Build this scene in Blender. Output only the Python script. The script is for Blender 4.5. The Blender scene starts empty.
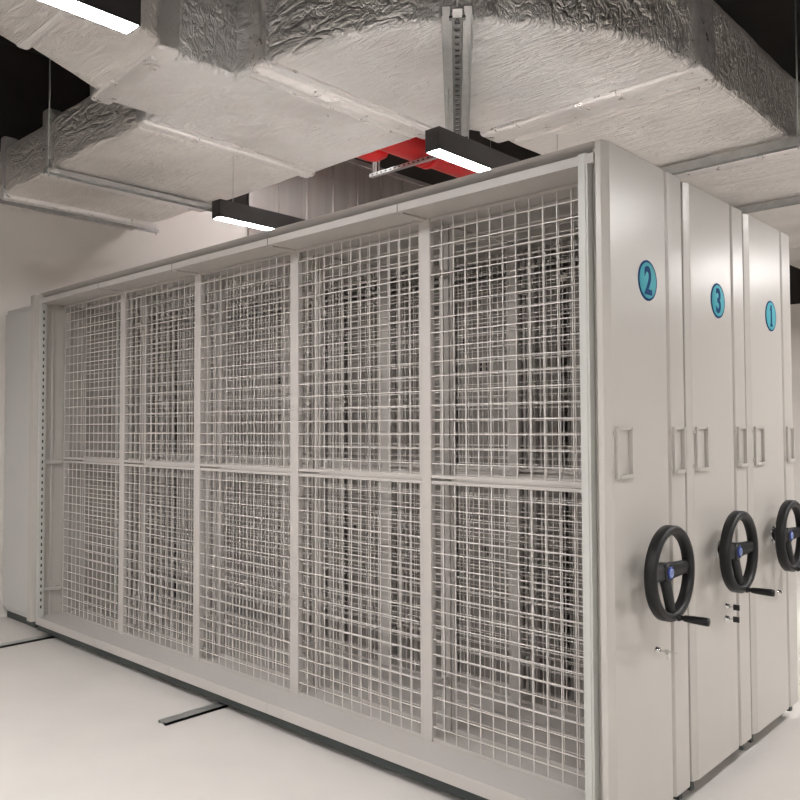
import bpy, bmesh, math, random
from mathutils import Vector, Matrix
from mathutils import noise as mnoise
random.seed(4)
S = bpy.context.scene
C = S.collection
PI = math.pi

# ------------------------------------------------------------------ materials
def new_mat(name):
    m = bpy.data.materials.new(name); m.use_nodes = True
    nt = m.node_tree
    return m, nt, nt.nodes['Principled BSDF']
def N(nt, typ, **kw):
    n = nt.nodes.new(typ)
    for k, v in kw.items():
        if k in n.inputs: n.inputs[k].default_value = v
        else: setattr(n, k, v)
    return n
def coords(nt, scale=(1, 1, 1)):
    tc = nt.nodes.new('ShaderNodeTexCoord'); mp = nt.nodes.new('ShaderNodeMapping')
    mp.inputs['Scale'].default_value = scale
    nt.links.new(tc.outputs['Object'], mp.inputs['Vector'])
    return mp.outputs['Vector']
def ramp(nt, fac, stops):
    r = nt.nodes.new('ShaderNodeValToRGB')
    e = r.color_ramp.elements
    while len(e) < len(stops): e.new(.5)
    for i, (p, c) in enumerate(stops):
        e[i].position = p; e[i].color = (*c, 1)
    nt.links.new(fac, r.inputs['Fac'])
    return r.outputs['Color']

def paint(name, col, rough=.42, var=.03, bump=.02, spec=.5, coat=0.0):
    m, nt, b = new_mat(name)
    v = coords(nt)
    n = N(nt, 'ShaderNodeTexNoise', Scale=2.3, Detail=4.0); nt.links.new(v, n.inputs['Vector'])
    lo = tuple(max(0, c * (1 - var)) for c in col); hi = tuple(min(1, c * (1 + var)) for c in col)
    nt.links.new(ramp(nt, n.outputs['Fac'], [(.3, lo), (.7, hi)]), b.inputs['Base Color'])
    b.inputs['Roughness'].default_value = rough
    b.inputs['Specular IOR Level'].default_value = spec
    b.inputs['Coat Weight'].default_value = coat
    b.inputs['Coat Roughness'].default_value = .12
    n2 = N(nt, 'ShaderNodeTexNoise', Scale=180.0, Detail=2.0); nt.links.new(v, n2.inputs['Vector'])
    bp = N(nt, 'ShaderNodeBump', Strength=bump, Distance=.002)
    nt.links.new(n2.outputs['Fac'], bp.inputs['Height']); nt.links.new(bp.outputs['Normal'], b.inputs['Normal'])
    return m

def foil(name, col, metal=.55, rough=.42, strength=.6, stretch=(1, 1, 1), rot=0.0):
    """wrinkled aluminium foil wrapped round soft insulation"""
    m, nt, b = new_mat(name)
    tc = nt.nodes.new('ShaderNodeTexCoord'); mp = nt.nodes.new('ShaderNodeMapping')
    mp.inputs['Scale'].default_value = stretch; mp.inputs['Rotation'].default_value = (0, 0, rot)
    nt.links.new(tc.outputs['Object'], mp.inputs['Vector']); v = mp.outputs['Vector']
    a = N(nt, 'ShaderNodeTexNoise', Scale=7.0, Detail=9.0, Roughness=.66, Distortion=.9); nt.links.new(v, a.inputs['Vector'])
    # long creases: ridged noise
    c1 = N(nt, 'ShaderNodeTexNoise', Scale=3.6, Detail=4.0, Roughness=.5, Distortion=1.2, noise_dimensions='3D')
    mp2 = nt.nodes.new('ShaderNodeMapping'); mp2.inputs['Scale'].default_value = (.8, 5.0, 3.0); mp2.inputs['Rotation'].default_value = (0, 0, rot + .5)
    nt.links.new(tc.outputs['Object'], mp2.inputs['Vector']); nt.links.new(mp2.outputs['Vector'], c1.inputs['Vector'])
    sub = N(nt, 'ShaderNodeMath', operation='SUBTRACT'); nt.links.new(c1.outputs['Fac'], sub.inputs[0]); sub.inputs[1].default_value = .5
    ab = N(nt, 'ShaderNodeMath', operation='ABSOLUTE'); nt.links.new(sub.outputs[0], ab.inputs[0])
    po = N(nt, 'ShaderNodeMath', operation='POWER'); nt.links.new(ab.outputs[0], po.inputs[0]); po.inputs[1].default_value = .45
    w = N(nt, 'ShaderNodeTexVoronoi', Scale=16.0, feature='DISTANCE_TO_EDGE'); nt.links.new(v, w.inputs['Vector'])
    ad = N(nt, 'ShaderNodeMath', operation='MULTIPLY_ADD'); nt.links.new(po.outputs[0], ad.inputs[0]); ad.inputs[1].default_value = .8
    nt.links.new(a.outputs['Fac'], ad.inputs[2])
    ad2 = N(nt, 'ShaderNodeMath', operation='MULTIPLY_ADD'); nt.links.new(w.outputs['Distance'], ad2.inputs[0]); ad2.inputs[1].default_value = .35
    nt.links.new(ad.outputs[0], ad2.inputs[2])
    bp = N(nt, 'ShaderNodeBump', Strength=strength, Distance=.032)
    nt.links.new(ad2.outputs[0], bp.inputs['Height']); nt.links.new(bp.outputs['Normal'], b.inputs['Normal'])
    n3 = N(nt, 'ShaderNodeTexNoise', Scale=1.4, Detail=5.0); nt.links.new(v, n3.inputs['Vector'])
    lo = tuple(c * .86 for c in col); hi = tuple(min(1, c * 1.08) for c in col)
    nt.links.new(ramp(nt, n3.outputs['Fac'], [(.35, lo), (.65, hi)]), b.inputs['Base Color'])
    b.inputs['Metallic'].default_value = metal
    rr = N(nt, 'ShaderNodeMapRange'); nt.links.new(a.outputs['Fac'], rr.inputs['Value'])
    rr.inputs['To Min'].default_value = rough - .12; rr.inputs['To Max'].default_value = rough + .12
    nt.links.new(rr.outputs['Result'], b.inputs['Roughness'])
    return m

def metal(name, col, rough=.35, bump=.05, scale=(30, 30, 2), met=1.0):
    m, nt, b = new_mat(name)
    v = coords(nt, scale)
    n = N(nt, 'ShaderNodeTexNoise', Scale=1.0, Detail=5.0); nt.links.new(v, n.inputs['Vector'])
    nt.links.new(ramp(nt, n.outputs['Fac'], [(.3, tuple(c * .8 for c in col)), (.7, col)]), b.inputs['Base Color'])
    b.inputs['Metallic'].default_value = met; b.inputs['Roughness'].default_value = rough
    bp = N(nt, 'ShaderNodeBump', Strength=bump, Distance=.01)
    nt.links.new(n.outputs['Fac'], bp.inputs['Height']); nt.links.new(bp.outputs['Normal'], b.inputs['Normal'])
    return m

def emit(name, col, strength):
    m, nt, b = new_mat(name)
    b.inputs['Base Color'].default_value = (.9, .9, .9, 1)
    b.inputs['Emission Color'].default_value = (*col, 1); b.inputs['Emission Strength'].default_value = strength
    return m

M = {}
M['panel'] = paint('warm_grey_panel_paint', (.475, .455, .42), .30, .015, .012, .5, .0)
M['frame'] = paint('warm_grey_frame_paint', (.47, .445, .42), .42, .02)
M['post'] = paint('pale_green_grey_post_paint', (.49, .495, .465), .38, .02)
M['wire'] = paint('pale_wire_coating', (.66, .63, .60), .35, .02)
M['slot'] = paint('dark_slot', (.05, .048, .045), .8, .05)
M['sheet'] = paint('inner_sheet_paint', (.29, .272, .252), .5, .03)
M['black'] = paint('black_plastic', (.009, .009, .0095), .45, .1, .12, .35)
M['blackgloss'] = paint('black_key_plastic', (.012, .012, .012), .3, .1, .02)
M['lampbody'] = paint('black_lamp_housing', (.035, .033, .034), .5, .05, .03)
M['chassis'] = paint('dark_chassis_paint', (.045, .055, .052), .6, .1)
M['blue'] = paint('dark_blue_print', (.008, .05, .15), .7, .02, .0, .15)
M['cyan'] = paint('turquoise_print', (.085, .40, .47), .6, .04, .0, .2)
M['badge'] = paint('blue_badge', (.03, .06, .28), .25, .3, .0)
M['badgelight'] = paint('pale_blue_badge_mark', (.35, .45, .75), .25, .1, .0)
M['chrome'] = metal('chrome', (.8, .8, .8), .12, .0)
M['galv'] = metal('galvanised_steel', (.55, .56, .55), .45, .1, (14, 14, 14), .8)
M['darkgalv'] = metal('dull_dark_steel', (.12, .12, .115), .5, .1, (14, 14, 14), .6)
M['galvwall'] = metal('grey_metal_cladding', (.62, .595, .565), .26, .04, (9, 9, .35), .4)
M['foil'] = foil('wrinkled_foil_wrap', (.97, .945, .925), .82, .32, .85, (1, 1, 1), .3)
M['foil2'] = foil('wrinkled_foil_wrap_elbow', (.97, .945, .925), .82, .32, .85, (1, 1, 1), -.5)
M['foil3'] = foil('wrinkled_foil_wrap_run', (.90, .87, .84), .78, .33, .7, (1, 1, 1), 1.2)
M['tape'] = foil('foil_tape', (.92, .90, .885), .75, .30, .3)
M['red'] = paint('red_pipe_paint', (.62, .018, .02), .3, .06, .02)
M['wall'] = paint('pale_wall_plaster', (.76, .73, .69), .9, .02, .08, .2)
M['wallfront'] = paint('grey_wall_darkened_for_foil', (.24, .23, .22), .9, .02, .08, .2)  # unseen front wall, darkened so the foil's upright faces reflect less light
M['ceil'] = paint('dark_soffit_paint', (.035, .032, .030), .95, .1, .1, .1)
M['floor'] = paint('light_grey_bounce_floor', (.64, .61, .575), .35, .04, .03, .4)  # floor colour lightened so it bounces light up onto the duct foil
M['cab'] = paint('cool_grey_cabinet_paint', (.52, .515, .50), .45, .02)
M['lamp'] = emit('lamp_diffuser', (1.0, .965, .955), 100.0)

# ------------------------------------------------------------------ helpers
def bx(bm, x0, x1, y0, y1, z0, z1, mi=0):
    vs = [bm.verts.new(p) for p in ((x0,y0,z0),(x1,y0,z0),(x1,y1,z0),(x0,y1,z0),(x0,y0,z1),(x1,y0,z1),(x1,y1,z1),(x0,y1,z1))]
    for f in ((3,2,1,0),(4,5,6,7),(0,1,5,4),(1,2,6,5),(2,3,7,6),(3,0,4,7)):
        fc = bm.faces.new([vs[i] for i in f]); fc.material_index = mi
def prism(bm, pts, z0, z1, mi=0):
    """closed outline in XY, extruded in Z (counter-clockwise seen from above)"""
    lo = [bm.verts.new((x, y, z0)) for x, y in pts]; hi = [bm.verts.new((x, y, z1)) for x, y in pts]
    n = len(pts)
    f = bm.faces.new(list(reversed(lo))); f.material_index = mi
    f = bm.faces.new(hi); f.material_index = mi
    for i in range(n):
        f = bm.faces.new((lo[i], lo[(i+1) % n], hi[(i+1) % n], hi[i])); f.material_index = mi
def prism_x(bm, pts, x0, x1, mi=0):
    """outline in YZ extruded along X"""
    lo = [bm.verts.new((x0, y, z)) for y, z in pts]; hi = [bm.verts.new((x1, y, z)) for y, z in pts]
    n = len(pts)
    bm.faces.new(list(reversed(lo))); bm.faces.new(hi)
    for i in range(n): bm.faces.new((lo[i], lo[(i+1) % n], hi[(i+1) % n], hi[i]))
def tube(bm, a, b, r0, r1=None, n=16, mi=0):
    r1 = r0 if r1 is None else r1
    a, b = Vector(a), Vector(b); d = (b - a).normalized()
    u = d.orthogonal().normalized(); w = d.cross(u)
    A, B = [], []
    for i in range(n):
        t = 2 * PI * i / n; k = u * math.cos(t) + w * math.sin(t)
        A.append(bm.verts.new(a + k * r0)); B.append(bm.verts.new(b + k * r1))
    for i in range(n):
        f = bm.faces.new((A[i], A[(i+1) % n], B[(i+1) % n], B[i])); f.smooth = True; f.material_index = mi
    bm.faces.new(list(reversed(A))).material_index = mi; bm.faces.new(B).material_index = mi
def lathe_x(bm, prof, c, n=48, closed=True, mi=0):
    """profile (x, r) revolved about the X axis through c"""
    rings = []
    for i in range(n):
        t = 2 * PI * i / n
        rings.append([bm.verts.new((c[0] + x, c[1] + r * math.cos(t), c[2] + r * math.sin(t))) for x, r in prof])
    m = len(prof)
    for i in range(n):
        for j in range(m if closed else m - 1):
            f = bm.faces.new((rings[i][j], rings[i][(j+1) % m], rings[(i+1) % n][(j+1) % m], rings[(i+1) % n][j]))
            f.smooth = True; f.material_index = mi
    return rings
def obj(name, bm, mats, parent=None, bevel=0, seg=2):
    bmesh.ops.recalc_face_normals(bm, faces=bm.faces)
    me = bpy.data.meshes.new(name); bm.to_mesh(me); bm.free()
    for m in (mats if isinstance(mats, (list, tuple)) else [mats]): me.materials.append(m)
    o = bpy.data.objects.new(name, me); C.objects.link(o)
    if parent: o.parent = parent
    if bevel:
        b = o.modifiers.new('bevel', 'BEVEL'); b.width = bevel; b.segments = seg; b.limit_method = 'ANGLE'; b.angle_limit = .6
    return o
def thing(name, label, cat, loc=(0, 0, 0), group=None):
    o = bpy.data.objects.new(name, None); C.objects.link(o); o.location = loc; o.empty_display_size = .1
    o['label'] = label; o['category'] = cat
    if group: o['group'] = group
    return o
def struct(name, bm, m):
    o = obj(name, bm, m); o['kind'] = 'structure'; return o
def B(): return bmesh.new()

# ------------------------------------------------------------------ the setting
WX, YB, YF, XR, ZC = -5.4, 8.0, -6.0, 5.0, 4.65
b = B(); bx(b, WX-.3, XR+.3, YF-.3, YB+.3, -.2, 0); struct('floor', b, M['floor'])
b = B(); bx(b, WX-.3, XR+.3, YF-.3, YB+.3, ZC, ZC+.2); struct('ceiling', b, M['ceil'])
b = B(); bx(b, WX-.2, WX, YF, YB, 0, 3.66)
struct('wall_left', b, M['wall'])
b = B(); bx(b, WX-.2, WX, YF, YB, 3.66, ZC); struct('wall_left_upper', b, M['ceil'])
b = B(); bx(b, XR, XR+.2, YF, YB, 0, 3.0); struct('wall_right', b, M['wall'])
b = B(); bx(b, XR, XR+.2, YF, YB, 3.0, ZC); struct('wall_right_upper', b, M['ceil'])  # unseen band kept dark so upright foil faces come out darker
b = B(); bx(b, WX-.2, XR+.2, YB, YB+.2, 0, 3.0); struct('wall_back', b, M['wall'])
b = B(); bx(b, WX-.2, XR+.2, YB, YB+.2, 3.0, ZC); struct('wall_back_upper', b, M['ceil'])
b = B(); bx(b, WX-.2, XR+.2, YF-.2, YF, 0, 3.0); struct('wall_front', b, M['wallfront'])
b = B(); bx(b, WX-.2, XR+.2, YF-.2, YF, 3.0, ZC); struct('wall_front_upper', b, M['ceil'])  # dark top of the unseen front wall, also dims the upright foil

# ribbed grey metal cladding on the far stretch of the left wall
cl = thing('metal_cladding', 'dull grey metal cladding in upright sheets on the wall behind the shelving', 'wall cladding', (WX, 5.2, 0))
b = B()
for i in range(14):
    y = -2.75 + i * .39
    bx(b, .003, .03, y, y+.384, .02, ZC-.03)
obj('sheet_cladding', b, M['galvwall'], cl, .004)
b = B()
for i in range(14):
    y = -2.753 + i * .39
    bx(b, .03, .045, y-.004, y+.008, .02, ZC-.03)
bx(b, .003, .05, -2.75, 2.7, ZC-.055, ZC-.005)
obj('joint_strip', b, M['galvwall'], cl)

# ------------------------------------------------------------------ shelving units
P = .6687; W = .9; X0 = -.0806; XL = X0 - 5*W      # bay lines
YM = .186                                          # recess of the wire panels
YK = .335
ZT, ZU, ZM, ZB = 2.5, 2.428, 1.273, .14
DEP = .648

def end_panel_outline(right=True):
    p = [(-.065, .034), (-.040, .034), (-.036, .0), (-.012, .0), (-.003, .030), (0, .038), (0, .472), (-.014, .480), (-.014, .494),
         (0, .502), (0, .622), (-.004, .632), (-.030, .646), (-.065, .646)]
    if right: return p
    return [(-x, y) for x, y in reversed(p)]

# shared meshes
def grid_mesh(z0, z1, r=.0019, nv=13):
    b = B(); x0, x1 = -W+.030, -.030
    nh = 18
    for i in range(1, nv):
        x = x0 + (x1-x0) * i / nv
        bx(b, x-r, x+r, -.004, .0, z0, z1)
    for j in range(1, nh):
        z = z0 + (z1-z0) * j / nh
        bx(b, x0, x1, -.0085, -.004, z-r, z+r)
    me = bpy.data.meshes.new('wire_grid'); b.to_mesh(me); b.free(); me.materials.append(M['wire']); return me
def frame_mesh(z0, z1):
    b = B(); x0, x1 = -W+.022, -.022; t = .014
    bx(b, x0, x0+t, -.009, .012, z0, z1); bx(b, x1-t, x1, -.009, .012, z0, z1)
    bx(b, x0+t, x1-t, -.009, .012, z0, z0+t); bx(b, x0+t, x1-t, -.009, .012, z1-t, z1)
    me = bpy.data.meshes.new('mesh_panel'); b.to_mesh(me); b.free(); me.materials.append(M['frame']); return me
ZR = [(ZM+.006, ZU-.002), (ZB+.002, ZM-.006)]
GR = [grid_mesh(*z) for z in ZR]; GB = [grid_mesh(*z, r=.0013, nv=12) for z in ZR]; FR = [frame_mesh(*z) for z in ZR]

def digit_mesh(txt, size):
    cu = bpy.data.curves.new('numeral', 'FONT'); cu.body = txt; cu.size = size; cu.align_x = 'CENTER'; cu.align_y = 'CENTER'
    cu.extrude = .0006; cu.offset = .0032
    o = bpy.data.objects.new('numeral_source', cu); C.objects.link(o)
    bpy.context.view_layer.update()
    me = bpy.data.meshes.new_from_object(o.evaluated_get(bpy.context.evaluated_depsgraph_get()))
    bpy.data.objects.remove(o); bpy.data.curves.remove(cu)
    xs = [v.co.x for v in me.vertices]; ys = [v.co.y for v in me.vertices]
    cx, cy = (min(xs)+max(xs))/2, (min(ys)+max(ys))/2
    for v in me.vertices:
        x, y, z = v.co
        v.co = (z, (x-cx), (y-cy))
    if txt == '1':                                   # foot serif and flag of the printed figure
        q = bmesh.new(); q.from_mesh(me); h = max(v.co.z for v in me.vertices)
        bx(q, -.0006, .0006, -.018, .018, -h, -h+.012)
        bx(q, -.0006, .0006, -.017, .0, h-.026, h-.014)
        q.to_mesh(me); q.free()
    me.name = 'numeral'; me.materials.clear(); me.materials.append(M['blue'])
    return me

def wheel_parts(parent, yc, zc):
    R = .171
    b = B()
    prof = [(.060, R-.004), (.064, R), (.094, R), (.101, R-.006), (.103, R-.018), (.099, R-.028), (.088, R-.033), (.066, R-.032), (.060, R-.024)]
    lathe_x(b, prof, (0, yc, zc), 72)
    # spokes: right, left and bottom, dished back to the hub
    for ang, w0, w1 in ((.05, .062, .044), (PI-.05, .062, .044), (-PI/2+.04, .058, .040)):
        d = Vector((0, math.cos(ang), math.sin(ang))); s = Vector((0, -math.sin(ang), math.cos(ang)))
        c = Vector((0, yc, zc)); rings = []
        for k in range(7):
            t = k / 6; r = .022 + t * (R-.028-.022); w = w0 + (w1-w0)*t + .012*max(0, (t-.75)/.25)**2
            xb = .050 + .020*t; xf = xb + .022
            rings.append([b.verts.new(c + d*r + s*w*.5*q + Vector((x, 0, 0))) for q, x in ((-1, xb), (1, xb), (1, xf-.006), (.6, xf), (-.6, xf), (-1, xf-.006))])
        for k in range(6):
            for i in range(6):
                f = b.faces.new((rings[k][i], rings[k][(i+1) % 6], rings[k+1][(i+1) % 6], rings[k+1][i])); f.smooth = True
        b.faces.new(rings[0]); b.faces.new(rings[-1])
    wh = obj('handwheel', b, M['black'], parent)
    b = B(); lathe_x(b, [(.0, .0001), (.0, .030), (.012, .030), (.013, .017), (.040, .017), (.044, .036), (.070, .037), (.078, .034), (.080, .028), (.080, .0001)], (0, yc, zc), 32, False)
    obj('hub', b, M['black'], wh)
    b = B(); lathe_x(b, [(.080, .0001), (.080, .024), (.084, .023), (.085, .0001)], (0, yc, zc), 32, False)
    # small round emblem: ring and bars
    lathe_x(b, [(.0855, .0125), (.0855, .016), (.0865, .016), (.0865, .0125)], (0, yc, zc), 24, True, 1)
    bx(b, .0850, .0866, yc-.003, yc+.003, zc-.010, zc+.010, 1)
    obj('badge', b, [M['badge'], M['badgelight']], wh)
    # crank handle on the rim at the bottom
    a = -PI/2 + .10; rr = R - .012
    y, z = yc + rr*math.cos(a), zc + rr*math.sin(a)
    b = B()
    lathe_x(b, [(.100, .0001), (.100, .0135), (.106, .0125), (.112, .0088), (.119, .0088), (.124, .0115), (.150, .0135), (.205, .0152), (.211, .0140), (.213, .0001)], (0, y, z), 24, False)
    obj('crank_handle', b, M['black'], wh)
    b = B(); lathe_x(b, [(.0, .0001), (.0, .042), (.004, .042), (.006, .038), (.006, .0001)], (0, yc, zc), 32, False)
    obj('wheel_flange', b, M['chrome'], wh)
    return wh

def label_holder(parent, y, z0=1.318, z1=1.498, w=.112):
    b = B(); t = .014; x0, x1 = 0, .006
    # backing lip and raised U channels with open top slot
    bx(b, x0, .012, y, y+t, z0, z1); bx(b, x0, .015, y+w-t*.7, y+w, z0, z1)
    bx(b, x0, .015, y+t, y+w-t*.7, z0, z0+t)
    bx(b, x0, .012, y+t, y+w-t*.7, z1-t*.7, z1)
    for zz in (z0+.014, z1-.03):
        bx(b, x0, .004, y-.014, y, zz, zz+.016); bx(b, x0, .004, y+w, y+w+.014, zz, zz+.016)
        for yy in (y-.008, y+w+.008): tube(b, (.004, yy, zz+.008), (.0065, yy, zz+.008), .0035, n=8)
    return obj('label_holder', b, M['panel'], parent, .0015)

def lock(parent, y, z, kind):
    b = B(); lathe_x(b, [(.0, .0001), (.0, .0125), (.003, .0125), (.004, .010), (.014, .010), (.016, .008), (.016, .0001)], (0, y, z), 20, False)
    bx(b, .0162, .0166, y-.001, y+.001, z-.005, z+.005, 1)
    o = obj('lock', b, [M['chrome'], M['slot']], parent)
    if kind:
        b = B(); bx(b, .0166, .034, y-.0012, y+.0012, z-.004, z+.004)
        if kind == 'black':
            bx(b, .032, .058, y-.004, y+.004, z-.012, z+.012, 1)
        else:
            tube(b, (.034, y, z), (.056, y-.002, z+.002), .003, n=8)
            tube(b, (.044, y, z-.008), (.044, y+.004, z-.030), .004, n=8)
            bx(b, .034, .050, y-.0015, y+.0015, z-.010, z+.009)
            bx(b, .050, .080, y-.001, y+.001, z-.001, z+.003)
        obj('key', b, [M['chrome'], M['blackgloss']], o, .001)
    return o

def make_unit(j, number, label, locks):
    r = thing('mobile_shelving_unit', label, 'shelving unit', (0, P*j, 0), 'mobile mesh shelving units on floor rails')
    # end panels
    b = B(); prism(b, end_panel_outline(), .085, ZT)
    ep = obj('end_panel', b, M['panel'], r, .003)
    b = B(); prism(b, [(XL-.02-.065*2.8+x*2.8, y) for x, y in end_panel_outline(False)], .085, ZT)
    obj('end_panel', b, M['panel'], r, .003)
    # end posts (front and back, both ends) with punched slots
    for xa, xb, inn in ((-.104, -.066, -1), (XL-.018, XL+.020, 1)):
        for ya, yb in ((.0, .042), (.604, .646)):
            b = B(); bx(b, xa, xb, ya+.002, yb, ZB, ZT-.034)
            # rounded front bead
            bx(b, xa+.008, xb-.008, ya-.001 if ya < .3 else yb-.002, ya+.003 if ya < .3 else yb+.001, ZB, ZT-.034)
            xi = xb if inn > 0 else xa
            z = ZB+.06
            while z < ZU-.05:
                bx(b, min(xi, xi+inn*.0012), max(xi, xi+inn*.0012), ya+.016, ya+.027, z, z+.022, 1); z += .05
            obj('upright_post', b, [M['post'], M['slot']], r, .0015)
    # inner side rib and rails at both ends
    for xa, xb in ((XL-.018, XL-.006), (-.078, -.066)):
        b = B(); bx(b, xa, xb, .095, .112, ZB, ZU); bx(b, xa, xb, .536, .553, ZB, ZU)
        obj('side_rib', b, M['frame'], r, .002)
    for z in (1.262, .335):
        for xa, xb in ((XL-.018, XL+.012), (-.098, -.066)):
            b = B(); bx(b, xa, xb, .044, YM-.01, z-.016, z+.010)
            obj('side_rail', b, M['frame'], r, .002)
    # top: cover with slanted fascia and lip, front and back
    b = B(); bx(b, XL-.018, -.066, .03, DEP-.03, ZU, ZU+.006)
    for k in range(1, 5):
        x = X0-W*k; bx(b, x-.016, x+.016, .02, YM-.012, ZU-.010, ZU)
        bx(b, x-.016, x+.016, YK+.016, DEP-.02, ZU-.010, ZU)
    obj('top_shelf', b, M['frame'], r)
    for s in (0, 1):
        prof = [(.0, ZT), (.075, ZT-.034), (.0, ZT-.040), (.0, ZU-.002), (.080, ZU-.002), (.080, ZT)]
        if s: prof = [(DEP-y, z) for y, z in prof]
        b = B(); prism_x(b, prof, XL-.018, -.041)
        for k in range(1, 5):
            x = X0-W*k
            if s == 0: bx(b, x-.0015, x+.0015, -.0012, .0, ZU-.002, ZT-.040, 1)
        obj('top_fascia', b, [M['frame'], M['slot']], r)
    b = B(); bx(b, XL-.018, -.066, .02, DEP-.02, ZT-.005, ZT); obj('dust_cover', b, M['frame'], r)
    # dividers in both wire planes
    for yy in (YM, YK):
        sg = 1 if yy == YM else -1
        for k in range(1, 5):
            x = X0-W*k; b = B(); bx(b, x-(.018 if sg > 0 else .014), x+(.034 if sg > 0 else .014), yy-.014 if sg > 0 else yy-.012, yy+.016 if sg > 0 else yy+.012, ZB, ZU)
            obj('divider_post', b, M['frame'], r, .002)
    # depth struts joining front and back divider posts low and high
    for k in range(1, 5):
        x = X0-W*k
        for z in (.36, 1.26, 2.20):
            b = B(); bx(b, x-.010, x+.010, YM+.018, YK-.014, z-.015, z+.015)
            obj('depth_strut', b, M['frame'], r)
    # wire panels
    for side in (0, 1):
        for k in range(5):
            for q in (0, 1):
                f = bpy.data.objects.new('mesh_panel', FR[q]); C.objects.link(f); f.parent = r
                g = bpy.data.objects.new('wire_grid', (GR, GB)[side][q]); C.objects.link(g); g.parent = f
                x = X0-W*k
                if side == 0: f.location = (x, YM, 0)
                else: f.location = (x-W, YK, 0); f.rotation_euler = (0, 0, PI)
    # base
    b = B(); bx(b, XL-.018, -.066, .002, DEP-.004, ZB-.055, ZB)
    for k in range(1, 5):
        x = X0-W*k; bx(b, x-.001, x+.001, .0, .002, ZB-.055, ZB)
    obj('base_shelf', b, M['frame'], r, .003)
    b = B(); bx(b, XL-.05, -.03, .03, .06, .035, .085); bx(b, XL-.05, -.03, DEP-.06, DEP-.03, .035, .085)
    for xx in (XL+.05, -1.6, -3.1, -.2): bx(b, xx-.02, xx+.02, .06, DEP-.06, .035, .085)
    obj('undercarriage', b, M['chassis'], r)
    for xx in (XL+.1, -2.35, -.3):
        for yy in (.12, DEP-.12):
            b = B(); lathe_x(b, [(-.012, .0001), (-.012, .036), (.012, .036), (.012, .0001)], (xx, yy, .054), 20, False)
            tube(b, (xx-.02, yy, .06), (xx+.02, yy, .06), .008, n=8)
            obj('travel_wheel', b, M['chassis'], r)
    # number disc
    b = B(); cy, cz = .318, 2.045
    lathe_x(b, [(.0, .0001), (.0, .076), (.0018, .076), (.0022, .0755), (.0022, .0001)], (0, cy, cz), 48, False)
    pl = obj('number_disc', b, M['blue'], r)
    b = B(); lathe_x(b, [(.0022, .0001), (.0022, .0675), (.0030, .0672), (.0030, .0001)], (0, cy, cz), 48, False)
    obj('disc_face', b, M['cyan'], pl)
    n = bpy.data.objects.new('numeral', digit_mesh(number, .135)); C.objects.link(n); n.parent = pl; n.location = (.0036, cy, cz)
    n.scale = (1, .92, 1.08)
    label_holder(r, .052); label_holder(r, .508, w=.095)
    wheel_parts(r, .300, .972)
    for (y, z, k) in locks: lock(r, y, z, k)
    return r

u2 = make_unit(0, '2', 'nearest grey mesh-fronted mobile shelving unit, numbered 2 on its end panel', [(.345, .675, 'bunch')])
u3 = make_unit(1, '3', 'middle grey mobile shelving unit, numbered 3, with two keyed locks under its wheel', [(.350, .725, 'black'), (.345, .675, 'black')])
u1 = make_unit(2, '1', 'farthest grey mobile shelving unit, numbered 1 on its end panel at right edge', [(.345, .685, '')])
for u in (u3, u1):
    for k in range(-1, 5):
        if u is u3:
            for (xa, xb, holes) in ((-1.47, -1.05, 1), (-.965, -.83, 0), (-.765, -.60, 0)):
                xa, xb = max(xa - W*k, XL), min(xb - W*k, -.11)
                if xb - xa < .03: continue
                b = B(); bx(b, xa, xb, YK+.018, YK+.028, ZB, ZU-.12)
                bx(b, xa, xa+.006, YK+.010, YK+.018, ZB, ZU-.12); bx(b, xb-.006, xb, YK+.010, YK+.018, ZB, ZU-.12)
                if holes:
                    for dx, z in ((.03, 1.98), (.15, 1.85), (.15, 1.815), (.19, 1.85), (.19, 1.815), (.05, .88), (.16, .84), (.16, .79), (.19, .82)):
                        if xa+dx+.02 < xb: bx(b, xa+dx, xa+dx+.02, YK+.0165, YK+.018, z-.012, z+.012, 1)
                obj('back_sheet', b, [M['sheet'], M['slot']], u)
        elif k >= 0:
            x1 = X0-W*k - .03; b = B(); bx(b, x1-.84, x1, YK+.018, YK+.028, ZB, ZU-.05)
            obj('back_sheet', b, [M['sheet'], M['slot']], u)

# floor rails
for i, x in enumerate((XL+.1, -2.35, -.3)):
    b = B(); bx(b, x-.035, x-.014, -.3, 2.4, 0, .014); bx(b, x+.014, x+.035, -.3, 2.4, 0, .014); bx(b, x-.035, x+.035, -.3, 2.4, 0, .0175-.004)
    o = obj('floor_rail', b, M['galv'])
    o['label'] = ('steel floor rail under the far left end of the shelving', 'steel floor rail under the middle of the shelving', 'steel floor rail under the numbered end of the shelving')[i]
    o['category'] = 'rail'; o['group'] = 'floor rails under the shelving units'

# plain cabinet at far left
cb = thing('storage_cabinet', 'plain pale grey cabinet beyond the far left end of the shelving', 'cabinet', (-5.10, .40, 0))
b = B(); bx(b, -.285, .285, -.32, .32, .06, 2.46); obj('cabinet_body', b, M['cab'], cb, .006)
b = B(); bx(b, -.27, .27, -.30, .30, 0, .06); obj('plinth', b, M['chassis'], cb)
b = B(); bx(b, -.275, .275, -.338, -.321, .10, 2.42); obj('door', b, M['cab'], cb, .004)

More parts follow.
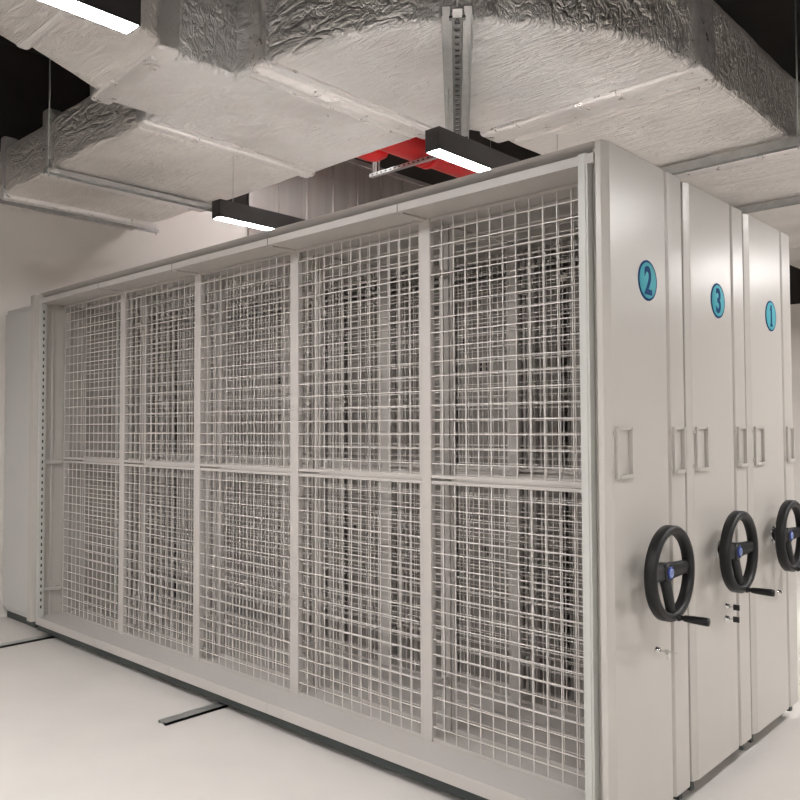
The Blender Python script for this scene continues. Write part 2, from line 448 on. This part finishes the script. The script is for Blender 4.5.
# ------------------------------------------------------------------ lamps
def lamp(x, y0, L, label, w=.092, h=.115, z=2.886, top=None, near_top=None):
    r = thing('linear_pendant_lamp', label, 'ceiling lamp', (x, y0+L/2, z), 'black linear pendant lamps')
    b = B(); t = .004; a = L/2
    bx(b, -w/2, -w/2+t, -a, a, 0, h); bx(b, w/2-t, w/2, -a, a, 0, h); bx(b, -w/2+t, w/2-t, -a, a, h-t, h)
    bx(b, -w/2+t, w/2-t, -a, -a+t, 0, h-t); bx(b, -w/2+t, w/2-t, a-t, a, 0, h-t)
    obj('housing', b, M['lampbody'], r)
    b = B(); bx(b, -w/2+t, w/2-t, -a+t, a-t, .003, .012); obj('diffuser', b, M['lamp'], r)
    for s in (-1, 1):
        b = B(); tube(b, (0, s*a*.8, h), (0, s*a*.8, ((near_top if s < 0 else None) or top or ZC-.002)-z), .0018, n=6); obj('suspension_cable', b, M['galv'], r)
    return r
LX = {-1: -3.01, 0: -1.26, 1: .50, 2: 2.25}
lamp(-1.235, .53, 1.3, 'black linear lamp in front of the red pipes, above the shelving', top=3.285, near_top=3.2395)
lamp(-3.0, .45, 1.3, 'small black linear lamp before the pale wall, above the shelving', top=3.285, z=2.855)
lamp(-1.195, -2.46, 1.35, 'black linear lamp under the slanting foil duct at top left')
lamp(1.36, -2.42, 1.35, 'black linear fill lamp added nearly above the camera, outside the picture')  # extra lamp out of view, added for fill light
lamp(1.36, 1.30, 1.3, 'black linear lamp right of the numbered panels, outside the picture')
lamp(1.36, 4.10, 1.3, 'black linear lamp far beyond the numbered panels on the right, outside the picture')
lamp(3.4, -1.2, 1.3, 'black linear fill lamp added near the right wall, outside the picture')  # both right-wall lamps are unseen additions that fill the room with light
lamp(3.4, 2.6, 1.3, 'black linear fill lamp added near the right wall, deeper in the room, outside the picture')
lamp(-3.02, -5.2, 1.35, 'unseen black linear fill lamp added behind the camera, over the left of the room')  # row of three behind the camera, added only as fill
lamp(-1.24, -5.2, 1.35, 'unseen black linear fill lamp added behind the camera, over the middle of the room')
lamp(1.36, -5.2, 1.35, 'unseen black linear fill lamp added behind the camera, over the right of the room')
lamp(-3.02, -2.5, 1.1, 'black linear fill lamp added left of the slanting duct, outside the picture')  # out of frame, added to fill the left side
lamp(-1.26, 3.3, 1.3, 'black linear lamp added for bounce light, hidden behind the shelving, in line with the red pipes', top=3.28)  # this and the next lamp are hidden, added to raise bounce light
lamp(-3.01, 3.3, 1.3, 'black linear lamp added for bounce light, hidden behind the shelving, nearer the metal cladding')
lamp(-4.12, 2.12, 1.05, 'hidden black linear lamp added high behind the foil duct to light the red pipes and cladding', z=4.42)  # added out of sight above the duct to brighten pipes and cladding

# ------------------------------------------------------------------ ducts
def soft(bm, cuts=.09, amp=.006, seed=0):
    bmesh.ops.recalc_face_normals(bm, faces=bm.faces)
    for v in bm.verts:
        n = mnoise.noise_vector(v.co*3.1 + Vector((seed, 0, 0))); m = mnoise.noise_vector(v.co*11 + Vector((0, seed, 0)))
        v.co += n*amp + m*amp*.35
def soft_poly(pts, z0, z1, name, mat, parent, seed=0, bev=.035, amp=.007, cell=.12):
    """vertical-sided wrapped duct section over an outline, softened and dimpled"""
    b = B(); prism(b, pts, z0, z1)
    bmesh.ops.recalc_face_normals(b, faces=b.faces)
    bmesh.ops.bevel(b, geom=[e for e in b.edges if abs(e.calc_face_angle(0)) > .9], offset=bev, segments=3, affect='EDGES', profile=.5)
    bmesh.ops.triangulate(b, faces=[f for f in b.faces if len(f.verts) > 4])
    for _ in range(6):
        es = [e for e in b.edges if e.calc_length() > cell]
        if not es: break
        bmesh.ops.subdivide_edges(b, edges=es, cuts=1, use_grid_fill=False)
        bmesh.ops.triangulate(b, faces=[f for f in b.faces if len(f.verts) > 3])
    soft(b, seed=seed, amp=amp)
    for f in b.faces: f.smooth = True
    return obj(name, b, mat, parent)
def collar(pa, pb, z0, z1, w, parent, name='flange_wrap', out=.03, mat=None, seed=3, drop=0):
    """padded band round a joint; pa, pb the two lower corners of the duct there"""
    a = Vector((*pa, 0)); c = Vector((*pb, 0)); d = (c-a).normalized(); s = Vector((-d.y, d.x, 0))
    a2 = a - d*out; c2 = c + d*out
    q = [a2 - s*w/2, c2 - s*w/2, c2 + s*w/2, a2 + s*w/2]
    return soft_poly([(v.x, v.y) for v in q], z0-out*.45-drop, z1+out, name, mat or M['tape'], parent, seed, .022, .004, .10)

ZD, ZH = 3.30, 3.68
du = thing('insulated_air_duct', 'large foil-wrapped air duct with a rounded elbow crossing above the shelving', 'air duct', (-2.9, .5, ZD))
def loc(pts): return [(x+2.9, y-.5) for x, y in pts]
L0 = loc([(-5.37, -.10), (-4.11, -.10), (-4.11, 1.17), (-5.37, 1.17)])
soft_poly(L0, 0, .37, 'trunk_section', M['foil3'], du, 1)
soft_poly(loc([(-4.12, -.12), (-3.0, -.10), (-3.0, 1.19), (-4.12, 1.19)]), -.002, .37, 'trunk_section', M['foil3'], du, 2)
soft_poly(loc([(-3.02, -.09), (-1.77, -.08), (-1.77, 1.19), (-3.02, 1.20)]), -.004, .44, 'trunk_section', M['foil'], du, 3)
soft_poly(loc([(-1.80, -.075), (-1.55, -.06), (-1.27, .0), (-1.05, .09), (-.83, .23), (-.62, .46), (-.43, .75), (-.31, 1.04), (-.25, 1.46), (-1.56, 1.46), (-1.62, 1.30), (-1.80, 1.17)]),
          -.004, .46, 'elbow_section', M['foil2'], du, 4)
soft_poly(loc([(-1.56, 1.44), (-.25, 1.44), (-.25, 3.55), (-1.56, 3.55)]), 0, .45, 'run_section', M['foil3'], du, 5)
soft_poly(loc([(-1.54, 3.50), (-.27, 3.50), (-.27, 7.6), (-1.54, 7.6)]), 0, .42, 'run_section', M['foil3'], du, 6)
# branch towards the camera
soft_poly(loc([(-2.79, -.46), (-2.03, -.52), (-2.03, -.05), (-2.79, -.05)]), -.003, .45, 'branch_section', M['foil'], du, 7)
soft_poly(loc([(-2.66, -.40), (-2.71, -.50), (-2.45, -1.00), (-1.76, -1.02), (-2.03, -.48), (-2.10, -.40)]), -.002, .45, 'branch_section', M['foil3'], du, 8)
soft_poly(loc([(-2.50, -.98), (-2.42, -1.15), (-2.30, -2.6), (-1.52, -2.6), (-1.66, -1.15), (-1.75, -1.00)]), -.012, .46, 'branch_section', M['foil3'], du, 9)
cb_ = lambda a, c, w, **k: collar((a[0]+2.9, a[1]-.5), (c[0]+2.9, c[1]-.5), 0, .43, w, du, **k)
cb_((-2.93, -.10), (-2.97, 1.20), .10, seed=11)
cb_((-1.85, -.08), (-1.85, 1.20), .11, seed=12)
cb_((-1.57, 1.50), (-.26, 1.50), .20, seed=13, out=.035)
cb_((-2.76, -.44), (-2.02, -.50), .12, seed=14, out=.04)
cb_((-4.25, -.10), (-4.25, 1.17), .10, seed=15, out=.02, drop=.02)
cb_((-5.02, -.10), (-5.02, 1.17), .08, seed=16, out=.02, drop=.03)
cb_((-1.55, 3.05), (-.26, 3.05), .14, seed=17, out=.02)
cb_((-2.47, -.98), (-1.73, -.99), .07, seed=18, out=.02)
# thin raised seams beside the joints
for (xa, ya, xb, yb, w) in ((-2.82, -.06, -2.86, 1.17, .012), (-1.74, -.05, -1.74, 1.15, .014), (-1.95, -.06, -1.95, 1.15, .010), (-1.5, 1.38, -.34, 1.38, .014), (-1.5, 1.66, -.34, 1.66, .014)):
    a = Vector((xa+2.9, ya-.5, 0)); c = Vector((xb+2.9, yb-.5, 0)); d = (c-a).normalized(); s = Vector((-d.y, d.x, 0))*w/2
    b = B(); n = 14; rows = []
    for i in range(n+1):
        p = a + (c-a)*i/n; h = -.012 - .004*math.sin(i*2.3)
        rows.append([b.verts.new(p - s + Vector((0, 0, .01))), b.verts.new(p - s*.6 + Vector((0, 0, h))), b.verts.new(p + s*.6 + Vector((0, 0, h))), b.verts.new(p + s + Vector((0, 0, .01)))])
    for i in range(n):
        for k in range(4): b.faces.new((rows[i][k], rows[i+1][k], rows[i+1][(k+1) % 4], rows[i][(k+1) % 4]))
    b.faces.new(rows[0]); b.faces.new(rows[-1])
    obj('seam_ridge', b, M['tape'], du)

def hanger(a, c, label, w=.05, h=.05, name='trapeze_hanger', slots=False, grp='steel trapeze hangers under the air duct', rods=True, z=ZD-.012, ext=0):
    a, c = Vector((*a, 0)), Vector((*c, 0)); L = (c-a).length; mid = (a+c)/2
    r = thing(name, label, 'duct hanger', (mid.x, mid.y, z), grp); r.rotation_euler = (0, 0, math.atan2(c.y-a.y, c.x-a.x))
    b = B(); t = .005
    bx(b, -L/2, L/2, -w/2, -w/2+t, -h, 0); bx(b, -L/2, L/2, w/2-t, w/2, -h, 0); bx(b, -L/2, L/2, -w/2+t, w/2-t, -t, 0)
    obj('channel', b, M['galv'], r, .001)
    if rods:
        for s in (-1, 1):
            b = B(); tube(b, (s*(L/2-.02), 0, -h-.02), (s*(L/2-.02), 0, ZC-z-.002), .005, n=8)
            tube(b, (s*(L/2-.02), 0, -.018), (s*(L/2-.02), 0, -.006), .011, n=6)
            obj('threaded_rod', b, M['galv'], r)
    return r
hanger((-4.11, -.17), (-4.11, 1.27), 'galvanised hanger bar under the duct, nearest the small black lamp', .07, .035)
hanger((-5.12, -.17), (-5.12, 1.27), 'galvanised hanger bar under the duct beside the pale wall', .04, .03)
hanger((-1.64, 2.77), (-.16, 2.77), 'galvanised hanger bar under the duct above shelving unit 2', .05, .06)
hanger((-1.62, 4.17), (-.16, 4.17), 'galvanised hanger bar under the duct above shelving unit 3', .05, .05)
# diagonal double channel under the elbow with a slotted strip between
dg = hanger((-.74, .12), (-1.70, 1.31), 'double galvanised channel with a slotted strip, slanting under the duct elbow', .045, .045, rods=False)
dch = [o for o in dg.children][0]; dch.location.y = -.047
o2 = dch.copy(); C.objects.link(o2); o2.parent = dg; o2.location.y = .047
b = B(); Ld = 1.52
bx(b, -Ld/2, Ld/2, -.024, -.010, -.024, -.018); bx(b, -Ld/2, Ld/2, .010, .024, -.024, -.018)
n = 24
for i in range(n+1):
    x = -Ld/2 + Ld*i/n; bx(b, max(x-.016, -Ld/2), min(x+.016, Ld/2), -.010, .010, -.024, -.018)
obj('slotted_strip', b, M['darkgalv'], dg)
for s in (-1, 1):
    b = B(); bx(b, s*.755-.012, s*.755+.012, -.035, .035, -.056, -.0455); tube(b, (s*.755, 0, -.066), (s*.755, 0, -.02), .006, n=8)
    obj('end_clamp', b, M['darkgalv'], dg)
    b = B(); tube(b, (s*.80, 0, -.07), (s*.80, 0, ZC-(ZD-.012)-.002), .005, n=8); bx(b, s*.80-.06, s*.80+.012, -.02, .02, -.066, -.060)
    obj('threaded_rod', b, M['galv'], dg)

# ------------------------------------------------------------------ red pipes
def pipe_path(name, label, pts, r, parts=True):
    cu = bpy.data.curves.new(name, 'CURVE'); cu.dimensions = '3D'; cu.bevel_depth = r; cu.bevel_resolution = 6; cu.use_fill_caps = True
    sp = cu.splines.new('POLY'); sp.points.add(len(pts)-1)
    for i, p in enumerate(pts): sp.points[i].co = (*p, 1)
    o = bpy.data.objects.new(name+'_source', cu); C.objects.link(o); bpy.context.view_layer.update()
    me = bpy.data.meshes.new_from_object(o.evaluated_get(bpy.context.evaluated_depsgraph_get()))
    bpy.data.objects.remove(o)
    me.materials.clear(); me.materials.append(M['red'])
    for p in me.polygons: p.use_smooth = True
    q = bpy.data.objects.new('pipe', me); C.objects.link(q)
    t = thing(name, label, 'pipe', pts[0], 'red fire pipes behind the duct'); q.parent = t; q.location = -Vector(pts[0])
    return t
pm = pipe_path('red_pipe', 'long thick red pipe running away behind the lit black lamp', [(-3.45, 2.25, 4.065), (-3.45, 7.8, 4.065)], .145)
b = B(); b2 = [(-.0, .0)]
for yy in (.70, .78):
    tube(b, (0, yy, 0), (0, yy+.05, 0), .172, n=28)
obj('coupling', b, M['red'], pm, .006)
p2 = pipe_path('red_pipe', 'shorter bright red pipe with a bend between the foil duct and the cladding',
               [(-3.71, 1.7, 3.99), (-3.71, 2.54, 3.99), (-3.71, 2.62, 4.0), (-3.71, 2.68, 4.03), (-3.71, 2.71, 4.09), (-3.71, 2.72, 4.18), (-3.71, 2.72, ZC-.001)], .09)
hb = thing('pipe_bracket', 'slotted galvanised bracket bar carrying the red pipes', 'pipe bracket', (-3.58, 2.86, 3.912))
b = B(); 
bx(b, -.42, .42, -.02, .02, -.032, -.028)
for sgn in (-1, 1): bx(b, -.42, .42, sgn*.02-.002, sgn*.02+.002, -.032, .0)
for i in range(14): bx(b, -.39+i*.058, -.365+i*.058, -.0235, -.0222, -.022, -.008, 1)
obj('channel', b, [M['galv'], M['slot']], hb)
for x in (-.38, -.31, .38):
    b = B(); tube(b, (x, 0, -.04), (x, 0, ZC-3.914), .007, n=8); obj('threaded_rod', b, M['galv'], hb)
b = B(); bx(b, -.40, -.34, .0, .02, .0, .20); obj('stand_off_plate', b, M['darkgalv'], hb, .002)

# ------------------------------------------------------------------ world, camera
w = bpy.data.worlds.new('world'); S.world = w; w.use_nodes = True
w.node_tree.nodes['Background'].inputs[0].default_value = (.9, .92, 1, 1)
w.node_tree.nodes['Background'].inputs[1].default_value = .0

cam = bpy.data.cameras.new('camera'); co = bpy.data.objects.new('camera', cam); C.objects.link(co)
a, p_, ro, f = 0.75, 0.0348, -0.004, 802.49
cx, cy, cz = 1.354, -2.4935, 1.4987
fw = Vector((-math.sin(a)*math.cos(p_), math.cos(a)*math.cos(p_), math.sin(p_)))
rt = Vector((math.cos(a), math.sin(a), 0)); up = rt.cross(fw)
r2 = rt*math.cos(ro) + up*math.sin(ro); u2 = up*math.cos(ro) - rt*math.sin(ro)
co.matrix_world = Matrix(((r2.x, u2.x, -fw.x, cx), (r2.y, u2.y, -fw.y, cy), (r2.z, u2.z, -fw.z, cz), (0, 0, 0, 1)))
cam.sensor_width = 36; cam.sensor_fit = 'HORIZONTAL'; cam.lens = f/800*36; cam.clip_start = .05; cam.clip_end = 60
S.camera = co
S.view_settings.view_transform = 'Standard'; S.view_settings.look = 'None'; S.view_settings.gamma = 1
S.view_settings.use_curve_mapping = False; S.view_settings.exposure = 0.52
S.cycles.max_bounces = 10; S.cycles.diffuse_bounces = 6; S.cycles.glossy_bounces = 5
